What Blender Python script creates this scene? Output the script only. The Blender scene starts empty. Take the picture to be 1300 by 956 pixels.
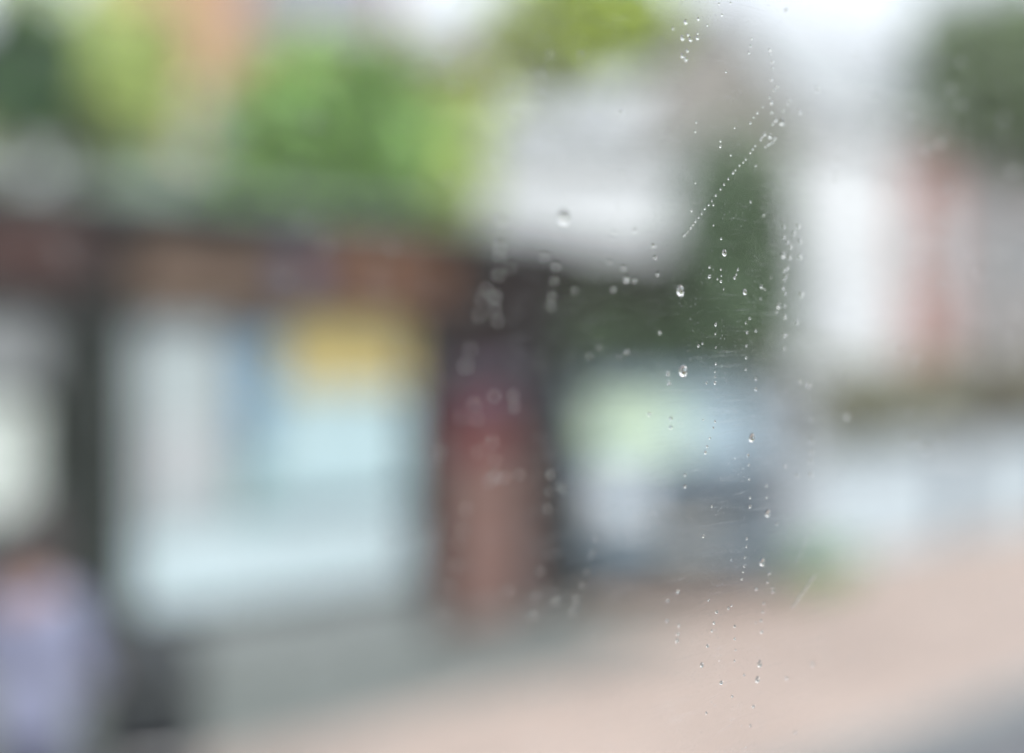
# Blurred street seen through a rain-spotted bus window (Blender 4.5)
import bpy, bmesh, math, random
from mathutils import Vector, Matrix
random.seed(11)
SC = bpy.context.scene
COL = SC.collection
H = 2.2                     # eye height above the pavement (m)
F = 1805.6                  # focal length in px of a 1300 px wide frame
HZ = 455.0                  # horizon row
R2 = math.sqrt(2)
PI = math.pi

def lin1(v):
    v /= 255.0
    return v/12.92 if v <= .04045 else ((v+.055)/1.055)**2.4
def c(r, g, b, k=1.0):
    k *= .63
    return tuple(min(.85, max(.004, lin1(v)*k)) for v in (r, g, b))

# ------------------------------------------------------------ materials
def new_mat(name):
    m = bpy.data.materials.new(name); m.use_nodes = True
    nt = m.node_tree
    return m, nt, nt.nodes['Principled BSDF']
def M(name, col, rough=.7, var=.25, scale=6.0, metal=0.0, bump=0.0, spec=.4, island=False, stretch=None):
    m, nt, p = new_mat(name)
    N, L = nt.nodes.new, nt.links.new
    tc = N('ShaderNodeTexCoord')
    no = N('ShaderNodeTexNoise'); no.inputs['Scale'].default_value = scale
    no.inputs['Detail'].default_value = 4
    if stretch:
        mp = N('ShaderNodeMapping'); mp.inputs['Scale'].default_value = stretch
        L(tc.outputs['Object'], mp.inputs['Vector']); L(mp.outputs['Vector'], no.inputs['Vector'])
    else:
        L(tc.outputs['Object'], no.inputs['Vector'])
    rp = N('ShaderNodeValToRGB')
    lo = tuple(v*(1-var) for v in col); hi = tuple(min(.92, v*(1+var)) for v in col)
    rp.color_ramp.elements[0].position = .3; rp.color_ramp.elements[0].color = (*lo, 1)
    rp.color_ramp.elements[1].position = .7; rp.color_ramp.elements[1].color = (*hi, 1)
    if island:
        ge = N('ShaderNodeNewGeometry'); ad = N('ShaderNodeMath'); ad.operation = 'MULTIPLY_ADD'
        ad.inputs[1].default_value = .7; 
        sb = N('ShaderNodeMath'); sb.operation = 'SUBTRACT'; sb.inputs[1].default_value = .35
        L(no.outputs['Fac'], sb.inputs[0])
        L(ge.outputs['Random Per Island'], ad.inputs[0]); L(sb.outputs[0], ad.inputs[2])
        L(ad.outputs[0], rp.inputs['Fac'])
    else:
        L(no.outputs['Fac'], rp.inputs['Fac'])
    L(rp.outputs['Color'], p.inputs['Base Color'])
    p.inputs['Roughness'].default_value = rough
    p.inputs['Metallic'].default_value = metal
    p.inputs['Specular IOR Level'].default_value = spec
    if bump:
        b = N('ShaderNodeBump'); b.inputs['Strength'].default_value = bump; b.inputs['Distance'].default_value = .02
        L(no.outputs['Fac'], b.inputs['Height']); L(b.outputs['Normal'], p.inputs['Normal'])
    return m
def brick_mat(name, c1, c2, mortar, scale=4.0, flat=False, mfac=.45, mscale=1.3):
    m, nt, p = new_mat(name)
    N, L = nt.nodes.new, nt.links.new
    tc = N('ShaderNodeTexCoord'); sx = N('ShaderNodeSeparateXYZ'); ad = N('ShaderNodeMath'); cb = N('ShaderNodeCombineXYZ')
    L(tc.outputs['Object'], sx.inputs[0])
    L(sx.outputs['X'], ad.inputs[0]); L(sx.outputs['Y'], ad.inputs[1])
    bt = N('ShaderNodeTexBrick'); bt.inputs['Scale'].default_value = scale
    bt.inputs['Color1'].default_value = (*c1, 1); bt.inputs['Color2'].default_value = (*c2, 1)
    bt.inputs['Mortar'].default_value = (*mortar, 1); bt.inputs['Mortar Size'].default_value = .015
    if flat:
        L(tc.outputs['Object'], bt.inputs['Vector'])
    else:
        L(ad.outputs[0], cb.inputs['X']); L(sx.outputs['Z'], cb.inputs['Y']); L(cb.outputs[0], bt.inputs['Vector'])
    no = N('ShaderNodeTexNoise'); no.inputs['Scale'].default_value = mscale
    mx = N('ShaderNodeMixRGB'); mx.blend_type = 'MULTIPLY'; mx.inputs['Fac'].default_value = mfac
    L(tc.outputs['Object'], no.inputs['Vector']); L(bt.outputs['Color'], mx.inputs['Color1'])
    rp = N('ShaderNodeValToRGB'); rp.color_ramp.elements[0].color = (.45, .45, .45, 1); rp.color_ramp.elements[1].color = (1, 1, 1, 1)
    rp.color_ramp.elements[0].position = .25; rp.color_ramp.elements[1].position = .7
    L(no.outputs['Fac'], rp.inputs['Fac']); L(rp.outputs['Color'], mx.inputs['Color2'])
    L(mx.outputs['Color'], p.inputs['Base Color']); p.inputs['Roughness'].default_value = .75
    return m
def clear_glass(name, refl=.05, tint=(1, 1, 1), rough=0.02):
    m = bpy.data.materials.new(name); m.use_nodes = True
    nt = m.node_tree; nt.nodes.clear(); N, L = nt.nodes.new, nt.links.new
    o = N('ShaderNodeOutputMaterial'); t = N('ShaderNodeBsdfTransparent'); g = N('ShaderNodeBsdfGlossy'); x = N('ShaderNodeMixShader')
    t.inputs['Color'].default_value = (*tint, 1); g.inputs['Roughness'].default_value = rough
    lw = N('ShaderNodeLayerWeight'); lw.inputs['Blend'].default_value = .25
    ml = N('ShaderNodeMath'); ml.operation = 'MULTIPLY_ADD'; ml.inputs[1].default_value = refl*3; ml.inputs[2].default_value = refl
    L(lw.outputs['Fresnel'], ml.inputs[0])
    L(ml.outputs[0], x.inputs['Fac']); L(t.outputs[0], x.inputs[1]); L(g.outputs[0], x.inputs[2]); L(x.outputs[0], o.inputs['Surface'])
    return m

mat = {}
def reg(k, *a, **kw): mat[k] = M(k, *a, **kw)
reg('asphalt', c(95, 98, 102), .8, .2, 40, bump=.3)
mat['paving'] = brick_mat('paving', c(222, 201, 186, .74), c(206, 187, 175, .74), c(150, 138, 128, .7), 1.6, True, .6, .6)
reg('grey_slab', c(126, 134, 130, .68), .7, .12, 5, bump=.1)
reg('kerb_stone', c(150, 158, 158, .8), .7, .15, 12)
reg('earth', c(110, 118, 90), .95, .3, 3, bump=.4)
reg('dark_timber', c(40, 34, 33), .65, .3, 4, spec=.1, stretch=(1, 1, 8))
reg('dark_red_timber', c(76, 52, 48), .6, .25, 3, spec=.12)
reg('brown_board', c(112, 94, 80), .6, .25, 2.2, spec=.15)
reg('orange_board', c(112, 82, 64), .6, .25, 2.2, spec=.15)
reg('purple_board', c(80, 74, 96), .5, .2, 3)
reg('green_black', c(42, 48, 45), .65, .25, 5, spec=.1)
reg('grey_green_board', c(104, 114, 110), .6, .2, 3, stretch=(1, 6, 1))
reg('roof_felt', c(150, 168, 158, .72), .6, .18, 3, bump=.2)
reg('riser_stone', c(128, 136, 136), .7, .18, 5, bump=.2)
reg('charcoal', c(46, 50, 52), .6, .2, 5, spec=.12)
reg('shop_inside', c(128, 134, 136), .8, .2, 2)
reg('blind_white', c(202, 210, 215), .7, .05, 2)
reg('blind_grey', c(165, 166, 170), .7, .1, 2)
reg('poster_white', c(228, 232, 228), .6, .05, 3)
reg('poster_blue', c(128, 168, 200), .6, .22, 3)
reg('poster_yellow', c(214, 190, 122), .6, .15, 3)
reg('panel_cyan', c(200, 223, 232), .6, .16, 2.2)
reg('panel_pale', c(220, 236, 244), .6, .08, 2)
reg('panel_teal', c(160, 192, 196), .6, .1, 3)
reg('panel_pink', c(208, 206, 212), .6, .05, 3)
reg('door_red', c(98, 44, 50), .5, .2, 3, spec=.15)
reg('door_brown', c(120, 96, 90), .55, .2, 3, spec=.15)
reg('door_glass', c(92, 80, 100), .12, .2, 2, spec=.6)
reg('metal', c(170, 170, 170), .3, .1, 8, metal=.9)
reg('white_render', c(232, 238, 243), .8, .04, 2)
reg('white_paint', c(235, 236, 236), .5, .04, 4)
reg('bluewhite_render', c(178, 192, 200), .8, .16, 1.1)
reg('pier_stone', c(128, 138, 146), .75, .2, 4)
reg('coping', c(172, 186, 195), .7, .1, 4)
reg('mint_render', c(190, 216, 196), .8, .06, 2)
reg('beige_render', c(196, 190, 182), .85, .08, 1.5)
reg('grey_render', c(158, 157, 159), .85, .1, 1.5)
reg('slate_pale', c(198, 206, 209, .6), .6, .1, 4)
reg('slate_lavender', c(150, 150, 166, .7), .6, .15, 4)
reg('slate_grey', c(150, 158, 160, .62), .6, .15, 4)
mat['brick_orange'] = brick_mat('brick_orange', c(212, 170, 134), c(202, 158, 124), c(198, 180, 160), 4)
mat['brick_pink'] = brick_mat('brick_pink', c(178, 134, 126), c(166, 124, 116), c(166, 150, 144), 4)
reg('window_glass', c(120, 132, 142), .08, .15, 1.5, spec=.7)
reg('window_dark', c(82, 88, 92), .08, .15, 1.5, spec=.7)
reg('stone_grey', c(160, 168, 174), .75, .15, 6, bump=.2)
reg('bark', c(95, 85, 72), .9, .3, 8, bump=.5)
def leaf(k, r, g, b, var=.55): mat[k] = M(k, c(r, g, b), .5, var, 1.2, island=True)
leaf('leaf_dark', 58, 98, 52); leaf('leaf_lime', 196, 218, 128); leaf('leaf_mid', 142, 188, 100)
leaf('leaf_bright', 208, 230, 112); leaf('leaf_deep', 100, 124, 94); leaf('leaf_olive', 128, 150, 108); leaf('leaf_brown', 128, 130, 106)  # narrow tree and tall hedge share one muted dark green
leaf('leaf_weed', 116, 156, 96)
reg('van_paint', c(120, 140, 154), .4, .05, 2, metal=.2, spec=.6)
reg('van_glass', c(128, 150, 158), .2, .06, 1.5, spec=.5)  # pale base colour has the sky's reflection painted in
reg('black_plastic', c(30, 36, 42), .5, .2, 8)
reg('tyre', c(40, 40, 42), .8, .2, 10)
reg('shade_green', c(172, 194, 162), .6, .04, 3)
reg('lamp_glass', c(222, 226, 228), .12, .05, 6)
reg('plate', c(225, 225, 215), .5, .04, 6)
reg('bin_black', c(20, 28, 34), .6, .25, 6)
reg('skin', c(150, 118, 108), .55, .08, 14)
reg('shirt', c(138, 144, 172), .8, .1, 5, bump=.15)
reg('trousers', c(60, 66, 84), .85, .15, 8)
reg('hair', c(54, 46, 44), .6, .3, 30)
reg('shoe', c(48, 44, 44), .5, .15, 8)
reg('eye_white', c(225, 222, 218), .3, .02, 5)
reg('gasket', c(30, 30, 32), .7, .15, 20)
mat['shop_glass'] = clear_glass('shop_glass', .035, (.96, .98, .98))

# ------------------------------------------------------------ mesh helpers
class MB:
    def __init__(s): s.bm = bmesh.new()
    def box(s, x0, x1, y0, y1, z0, z1):
        v = [s.bm.verts.new(p) for p in ((x0,y0,z0),(x1,y0,z0),(x1,y1,z0),(x0,y1,z0),(x0,y0,z1),(x1,y0,z1),(x1,y1,z1),(x0,y1,z1))]
        for f in ((3,2,1,0),(4,5,6,7),(0,1,5,4),(1,2,6,5),(2,3,7,6),(3,0,4,7)): s.bm.faces.new([v[i] for i in f])
        return s
    def prism(s, pts, x0, x1):            # profile of (y, z) swept along x
        a = [s.bm.verts.new((x0, y, z)) for y, z in pts]; b = [s.bm.verts.new((x1, y, z)) for y, z in pts]
        n = len(pts)
        s.bm.faces.new(a); s.bm.faces.new(list(reversed(b)))
        for i in range(n): s.bm.faces.new((a[i], b[i], b[(i+1) % n], a[(i+1) % n]))
        return s
    def prismy(s, pts, y0, y1):           # profile of (x, z) swept along y
        a = [s.bm.verts.new((x, y0, z)) for x, z in pts]; b = [s.bm.verts.new((x, y1, z)) for x, z in pts]
        n = len(pts)
        s.bm.faces.new(a); s.bm.faces.new(list(reversed(b)))
        for i in range(n): s.bm.faces.new((a[i], b[i], b[(i+1) % n], a[(i+1) % n]))
        return s
    def tube(s, pts, radii, n=10):
        rings = []
        for i, p in enumerate(pts):
            p = Vector(p)
            d = (Vector(pts[min(i+1, len(pts)-1)]) - Vector(pts[max(i-1, 0)])).normalized()
            u = d.orthogonal().normalized(); w = d.cross(u)
            rings.append([s.bm.verts.new(p + (u*math.cos(2*PI*k/n) + w*math.sin(2*PI*k/n))*radii[i]) for k in range(n)])
        for a, b in zip(rings, rings[1:]):
            for k in range(n): s.bm.faces.new((a[k], a[(k+1) % n], b[(k+1) % n], b[k]))
        s.bm.faces.new(list(reversed(rings[0]))); s.bm.faces.new(rings[-1])
        return s
    def lathe(s, prof, n=24, axis='z', off=(0, 0, 0)):
        rings = []
        for r, h in prof:
            ring = []
            for k in range(n):
                ca, sa = math.cos(2*PI*k/n)*r, math.sin(2*PI*k/n)*r
                p = (ca, sa, h) if axis == 'z' else ((h, ca, sa) if axis == 'x' else (ca, h, sa))
                ring.append(s.bm.verts.new(Vector(p) + Vector(off)))
            rings.append(ring)
        for a, b in zip(rings, rings[1:]):
            for k in range(n): s.bm.faces.new((a[k], a[(k+1) % n], b[(k+1) % n], b[k]))
        s.bm.faces.new(list(reversed(rings[0]))); s.bm.faces.new(rings[-1])
        return s
    def build(s, name, m, parent=None, bevel=0, smooth=False):
        bmesh.ops.recalc_face_normals(s.bm, faces=s.bm.faces)
        me = bpy.data.meshes.new(name); s.bm.to_mesh(me); s.bm.free()
        o = bpy.data.objects.new(name, me); COL.objects.link(o)
        me.materials.append(mat[m] if isinstance(m, str) else m)
        if smooth:
            for p in me.polygons: p.use_smooth = True
        if parent: o.parent = parent
        if bevel:
            b = o.modifiers.new('bevel', 'BEVEL'); b.width = bevel; b.segments = 2; b.limit_method = 'ANGLE'
        return o
def box(name, m, parent, x0, x1, y0, y1, z0, z1, bevel=0):
    return MB().box(x0, x1, y0, y1, z0, z1).build(name, m, parent, bevel)
def thing(name, label, cat, loc=(0, 0, 0), rz=0.0, group=None):
    o = bpy.data.objects.new(name, None); COL.objects.link(o)
    o.location = loc; o.rotation_euler = (0, 0, rz); o.empty_display_size = .2
    o['label'] = label; o['category'] = cat
    if group: o['group'] = group
    return o
def tag(o, label, cat, group=None):
    o['label'] = label; o['category'] = cat
    if group: o['group'] = group
    return o
def struct(o): o['kind'] = 'structure'; return o
def W(s, t, z=0.0):                       # street frame (along, away, up) -> world
    return Vector(((s-t)/R2, (s+t)/R2, z))
ST = math.radians(45)
def at(x, y, Y):                          # a place seen at frame position (x, y) at depth Y
    return Vector(((x-650)/F*Y, Y, H + (HZ-y)/F*Y))

# ------------------------------------------------------------ ground
g = MB().box(-700, 700, -700, 700, -.5, -.132).build('ground', 'earth'); struct(g)
def slab(name, m, s0, s1, t0, t1, z0, z1, bevel=0):
    o = MB().box(s0, s1, t0, t1, z0, z1).build(name, m, None, bevel); o.rotation_euler = (0, 0, ST); return struct(o)
slab('road', 'asphalt', -120, 160, -4.5, 4.24, -.2, -.12)
slab('kerb', 'kerb_stone', -120, 160, 4.24, 4.38, -.2, .004, .01)
slab('pavement', 'paving', -120, 160, 4.38, 8.42, -.2, 0)
slab('forecourt', 'grey_slab', -6, 8.95, 6.7, 8.40, -.1, .005)
slab('garden_ground', 'earth', -120, 160, 8.42, 260, -.2, -.01)
slab('driveway', 'grey_slab', 8.98, 12.3, 8.44, 12.6, -.1, .004)

# ------------------------------------------------------------ shop (street frame: x along, y away)
shop = thing('shop', 'single storey shop with dark timber front and sloping grey roof', 'shop', W(0, 8.4), ST)
w = MB()
w.box(-3, -2.7, 0, 6, 0, 3.2); w.box(8.62, 8.9, .1, 6, 0, 3.2); w.box(-2.7, 8.62, 5.75, 6, 0, 3.2)
w.build('wall', 'charcoal', shop)
side = box('side_cladding', 'bluewhite_render', shop, 8.9, 8.93, .12, 5.9, .5, 1.85)
box('ceiling', 'shop_inside', shop, -2.7, 8.62, .2, 5.75, 2.62, 2.7)
box('inner_wall', 'shop_inside', shop, -2.7, 8.62, 2.2, 2.3, .05, 2.6)
box('shop_floor', 'shop_inside', shop, -2.7, 8.62, .1, 5.75, 0, .05)
rf = MB(); rf.prism([(-.12, 3.21), (-.12, 3.27), (3.0, 3.72), (6.2, 3.27), (6.2, 3.21)], -3.1, 8.95)
roof = rf.build('roof', 'roof_felt', shop)
box('gutter', 'green_black', roof, -3.1, 8.95, -.2, -.124, 3.17, 3.255, .02)
box('fascia', 'dark_timber', shop, -3, 8.9, -.03, .1, 2.58, 3.168, .008)
box('sign_board', 'dark_red_timber', shop, 2.2, 4.5, -.06, -.033, 2.72, 3.08, .006)
box('sign_board', 'brown_board', shop, 4.85, 6.0, -.06, -.033, 2.60, 2.92, .006)['label'] = 'brown sign board'
box('sign_board', 'purple_board', shop, 6.04, 6.32, -.06, -.033, 2.62, 3.0, .006)['label'] = 'purple sign board'
box('sign_board', 'orange_board', shop, 6.36, 7.62, -.06, -.033, 2.66, 3.05, .006)['label'] = 'orange sign board'
box('plinth', 'riser_stone', shop, -3, 7.42, -.05, .08, 0, .40, .01)
for s0, s1, m_ in ((1.1, 1.45, 'green_black'), (4.4, 4.82, 'green_black'), (7.42, 7.64, 'dark_timber'), (8.58, 8.9, 'charcoal')):
    box('pillar', m_, shop, s0, s1, -.07, .1, .404 if s1 < 7.5 else 0, 2.578, .01)
def shop_window(s0, s1):
    f = MB(); z0, z1 = .404, 2.576
    f.box(s0, s1, 0, .07, z0, z0+.06); f.box(s0, s1, 0, .07, z1-.06, z1)
    f.box(s0, s0+.05, .002, .068, z0+.06, z1-.06); f.box(s1-.05, s1, .002, .068, z0+.06, z1-.06)
    o = f.build('window', 'charcoal', shop)
    box('pane', 'shop_glass', o, s0+.05, s1-.05, .03, .038, z0+.06, z1-.06)
shop_window(-2.68, 1.098); shop_window(1.452, 4.398); shop_window(4.822, 7.418)
dr = box('door', 'door_brown', shop, 7.66, 8.56, .0, .05, .02, 1.5, .006)
box('upper_pane', 'door_glass', dr, 7.74, 8.48, .005, .045, 1.92, 2.1)
box('red_panel', 'door_red', dr, 7.7, 8.38, -.012, .0, 1.42, 1.83)
box('dark_rail', 'charcoal', dr, 7.66, 8.56, .004, .048, 1.5, 1.92)
box('transom', 'dark_timber', dr, 7.66, 8.56, .0, .05, 2.1, 2.56)
box('kick_panel', 'door_brown', dr, 7.72, 8.5, -.01, 0, .1, 1.34)['label'] = 'paler lower door panel'
MB().tube([(8.44, -.05, 1.0), (8.44, -.05, 1.25)], [.014, .014]).build('handle', 'metal', dr)

def hung(name, label, cat, m, s0, s1, z0, z1, t=8.4+.10, th=.012, fold=False):
    r = thing(name, label, cat, W((s0+s1)/2, t), ST)
    w2 = (s1-s0)/2
    if not fold:
        box('sheet', m, r, -w2, w2, 0, th, z0, z1)
    else:
        b = MB(); n = 22
        up = [(-w2+2*w2*i/n, .02*math.cos(i*PI)) for i in range(n+1)]
        vs = [[b.bm.verts.new((x, y+.03, z)) for x, y in up] for z in (z0, z1)]
        for i in range(n): b.bm.faces.new((vs[0][i], vs[0][i+1], vs[1][i+1], vs[1][i]))
        b.build('sheet', m, r, smooth=True)
    box('rail', 'metal', r, -w2-.01, w2+.01, -.003, th+.05 if fold else th+.004, z1+.002, z1+.022)
    return r
hung('window_blind', 'pale vertical blind hanging behind the left half of the wide shop window', 'blind', 'blind_white', 4.92, 5.72, 1.0, 2.45, fold=True)
hung('poster', 'narrow blue poster beside the yellow one in the wide shop window', 'poster', 'poster_blue', 5.78, 6.13, 1.55, 2.34)
hung('poster', 'wide yellow poster at the top right of the wide shop window', 'poster', 'poster_yellow', 6.17, 7.34, 1.98, 2.48)
hung('display_board', 'pale cyan display board under the yellow poster in the shop window', 'board', 'panel_cyan', 6.0, 7.34, 1.12, 1.94)
hung('display_board', 'small teal board low between the blind and the cyan board', 'board', 'panel_teal', 5.76, 5.98, 1.05, 1.5)
hung('display_board', 'faint pink card hung in front of the pale blind', 'board', 'panel_pink', 5.05, 5.5, 1.25, 1.75, t=8.484)
hung('window_screen', 'long white panel across the bottom of the wide shop window', 'screen', 'panel_pale', 4.9, 7.36, .50, 1.0)
hung('window_blind', 'short grey blind at the top of the shop window behind the person', 'blind', 'blind_grey', 2.6, 4.34, 2.05, 2.46, fold=True)
hung('poster', 'square white poster in the shop window above the person', 'poster', 'poster_white', 2.9, 4.22, 1.2, 1.92)

# ------------------------------------------------------------ carport beside the shop
cp = thing('carport', 'dark flat roofed carport built against the right end of the shop', 'carport', W(8.95, 8.4), ST)
box('roof', 'green_black', cp, .02, 1.86, -.05, 5.6, 3.04, 3.2, .01)
box('beam', 'dark_timber', cp, .02, 1.86, -.02, .13, 2.78, 3.036, .008)
for x, y in ((.03, .0), (1.72, 5.3)): box('post', 'dark_timber', cp, x, x+.12, y, y+.12, .0, 2.776, .006)
MB().tube([(.14, .06, 1.9), (1.2, .06, 2.79)], [.04, .04], 8).build('brace', 'dark_timber', cp)
box('back_panel', 'green_black', cp, .02, 1.84, 5.45, 5.52, 0, 3.0)

# ------------------------------------------------------------ van (local: front at y = 0 facing -y)
vp = at(872, 770, 12.75)
van = thing('van', 'silver blue van with pale green sunshade in its windscreen beside the shop', 'van', (vp.x, vp.y, 0), math.radians(8))
prof = [(0.02, .32), (0, .6), (0, 1.02), (.1, 1.2), (.34, 1.30), (.98, 1.86), (1.35, 1.95), (4.2, 1.95), (4.42, 1.8), (4.5, 1.1), (4.5, .32)]
MB().prism(prof, -.9, .9).build('body', 'van_paint', van, bevel=.07)
def slant(x0, x1, a, b, off=.012):        # thin panel lying on the windscreen slope between slope fractions a and b
    p0, p1 = Vector((.34, 1.30)), Vector((.98, 1.86)); d = p1-p0; n = Vector((-d.y, d.x)).normalized()
    q0 = p0+d*a; q1 = p0+d*b
    pts = [tuple(q0-n*.01), tuple(q1-n*.01), tuple(q1+n*off), tuple(q0+n*off)]
    return MB().prism(pts, x0, x1)
ws = slant(-.8, .8, .05, .97).build('windscreen', 'van_glass', van, bevel=.004)
slant(-.78, .1, .06, .8, .016).build('sunshade', 'shade_green', ws)
for sx in (-.42, .3): MB().tube([(sx, .33, 1.325), (sx+.34, .62, 1.585)], [.01, .008], 6).build('wiper', 'black_plastic', ws)
gr = box('grille', 'black_plastic', van, -.34, .86, -.02, .012, .7, 1.17, .01)
for k in range(3): box('bar', 'charcoal', gr, -.32, .8, -.03, -.018, .83+.09*k, .85+.09*k)
for s in (-1, 1):
    a, b = (-.84, -.42) if s < 0 else (.865, .885)
    box('headlight', 'lamp_glass', van, a, b, -.012, .02, .8, 1.02, .01)
box('bumper', 'van_paint', van, -.89, .89, -.08, .14, .34, .66, .03)
box('air_intake', 'black_plastic', van, -.5, .5, -.088, -.07, .4, .5, .006)
box('number_plate', 'plate', van, -.26, .26, -.095, -.078, .53, .62)
for s in (-1, 1):
    mr = MB().box(*sorted((s*.93, s*1.1)), .75, .85, 1.26, 1.46).build('mirror', 'black_plastic', van, bevel=.02)
    MB().tube([(s*.88, .8, 1.26), (s*.98, .8, 1.3)], [.02, .02], 6).build('arm', 'black_plastic', mr)
    box('side_window', 'van_glass', van, *sorted((s*.9, s*.906)), 1.1, 1.95, 1.22, 1.76)
    sd = box('door', 'van_paint', van, *sorted((s*.901, s*.912)), .95, 1.98, .45, 1.2, .004)
    box('handle', 'black_plastic', sd, *sorted((s*.912, s*.93)), 1.8, 1.93, 1.02, 1.06)
    for y in (.75, 3.55):
        wh = MB().lathe([(.2, -.1), (.31, -.1), (.33, -.07), (.33, .07), (.31, .1), (.2, .1)], 28, 'x', (s*.83, y, .33)).build('wheel', 'tyre', van, smooth=False)
        MB().lathe([(.2, -.006), (.19, .006), (.06, .02), (.0005, .022)] if s > 0 else [(.0005, -.022), (.06, -.02), (.19, -.006), (.2, .006)], 20, 'x', (s*.932, y, .33)).build('rim', 'metal', wh)

# ------------------------------------------------------------ houses
def window_on(parent, x0, x1, z0, z1, y=0.0, glass='window_glass', frame='white_paint'):
    f = MB(); y0, y1 = y-.05, y-.003
    f.box(x0, x1, y0, y1, z0, z0+.08); f.box(x0, x1, y0, y1, z1-.08, z1)
    f.box(x0, x0+.08, y0+.002, y1, z0+.08, z1-.08); f.box(x1-.08, x1, y0+.002, y1, z0+.08, z1-.08)
    xm = (x0+x1)/2; f.box(xm-.025, xm+.025, y0+.004, y1, z0+.08, z1-.08)
    o = f.build('window', frame, parent)
    box('pane', glass, o, x0+.08, x1-.08, y-.03, y-.02, z0+.08, z1-.08)
    box('sill', frame, o, x0-.06, x1+.06, y-.12, y-.004, z0-.07, z0-.004)
    return o
def house(label, loc, rz, wd, dp, eave, ridge, wallm, roofm, wins=(), gable='x', chim=None, group=None):
    r = thing('house', label, 'house', loc, rz, group)
    h = MB()
    if gable == 'x':                      # ridge runs along x, gable triangles at the ends
        h.prism([(0, 0), (dp, 0), (dp, eave), (dp/2, ridge), (0, eave)], 0, wd)
        wl = h.build('wall', wallm, r)
        rb = MB(); n = Vector((-(ridge-eave), dp/2)).normalized()
        e = .25; sl = (ridge-eave)/(dp/2)
        a = [(-e, eave-e*sl+.02), (dp/2, ridge+.02), (dp+e, eave-e*sl+.02), (dp+e, eave-e*sl+.16), (dp/2, ridge+.18), (-e, eave-e*sl+.16)]
        rb.prism(a, -.12, wd+.12); rf = rb.build('roof', roofm, r)
        box('gutter', 'white_paint', rf, -.12, wd+.12, -e-.1, -e-.004, eave-e*sl+.0, eave-e*sl+.1)
    else:                                 # gable faces the street (-y)
        h.prismy([(0, 0), (wd, 0), (wd, eave), (wd/2, ridge), (0, eave)], 0, dp)
        wl = h.build('wall', wallm, r)
        e = .2; sl = (ridge-eave)/(wd/2)
        a = [(-e, eave-e*sl+.02), (wd/2, ridge+.02), (wd+e, eave-e*sl+.02), (wd+e, eave-e*sl+.14), (wd/2, ridge+.16), (-e, eave-e*sl+.14)]
        rf = MB().prismy(a, -.15, dp+.1).build('roof', roofm, r)
    for q in wins: window_on(r, *q)
    if chim:
        x, y, z = chim
        ch = box('chimney', wallm, rf, x-.35, x+.35, y-.3, y+.3, z-1.0, z+1.0, .02)
        for k in (-.15, .15): MB().lathe([(.1, z+1.0), (.11, z+1.05), (.085, z+1.35), (.1, z+1.38)], 12, 'z', (x+k, y, 0)).build('pot', 'brick_orange', ch)
    return r
# white house behind the shop, its front towards the camera
p = at(612, 455, 24)
house('bright white house rising behind the right end of the shop roof', (p.x, p.y, 0), 0, 3.62, 7, 5.75, 6.75, 'white_render', 'slate_pale',
      [(.7, 1.5, 1.6, 2.8), (2.1, 2.9, 1.6, 2.8)])
# brick pair behind the trees
p = at(118, 455, 30)
house('orange brick house with lavender slate roof seen between the left trees', (p.x, p.y, 0), 0, 3.1, 8, 11.2, 13.5, 'brick_orange', 'slate_lavender',
      [(.25, .95, 6.4, 7.8), (2.1, 2.9, 6.4, 7.8), (1.0, 2.0, 3.0, 4.5)], chim=(2.4, 3.0, 13.0))
p = at(306, 455, 30.5)
house('beige brick house half hidden behind the broad green tree', (p.x, p.y, 0), 0, 2.9, 8, 9.35, 12.5, M('brick_beige', c(216, 172, 132), .8, .14, 1.2), 'slate_lavender',
      [(.9, 1.8, 5.8, 7.2)])
p = at(88, 455, 21)
house('pale mint rendered cottage just above the left part of the shop roof', (p.x, p.y, 0), 0, 1.9, 4, 4.9, 5.5, 'mint_render', 'roof_felt', [(.45, 1.2, 2.4, 3.6)], gable='y')
p = at(470, 455, 33)
house('low tan house with pale roof right of the beige brick house', (p.x, p.y, 0), 0, 3.1, 8, 9.3, 10.8, M('tan_render', c(218, 188, 146), .8, .14, 1.2), 'slate_pale', [(.5, 1.3, 6.2, 7.4), (1.9, 2.7, 6.2, 7.4)])
# terrace on the right (street frame)
house('white fronted house with pale slate roof behind the roadside wall', W(19.6, 13.0), ST, 3.1, 3.6, 6.3, 8.3, 'white_render', 'slate_pale',
      [(1.9, 2.7, 3.6, 5.0, 0, 'blind_white')], chim=None)
house('pinkish red brick house squeezed between white and grey houses', W(22.71, 13.1), ST, 2.2, 4, 6.4, 8.3, 'brick_pink', 'slate_grey',
      [(.7, 1.5, 3.7, 5.0)])
house('grey rendered house at the far right beyond the hedge', W(24.93, 13.1), ST, 9.5, 5, 6.2, 8.4, 'grey_render', 'slate_grey',
      [(.8, 1.9, 3.6, 4.9), (3.4, 4.5, 3.6, 4.9), (.8, 1.9, .9, 2.3), (6.5, 7.6, 3.6, 4.9)], chim=(5.0, 2.5, 8.6))

for o_ in list(bpy.data.objects):
    if o_.get('category') == 'house' and 'white fronted' in o_['label']:
        e_ = MB().prism([(0.02, .02), (3.58, .02), (3.58, 6.27), (1.8, 8.26), (.02, 6.27)], -.03, -.003).build('end_wall', 'beige_render', o_)
        e_['label'] = 'beige rendered end wall'

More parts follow.
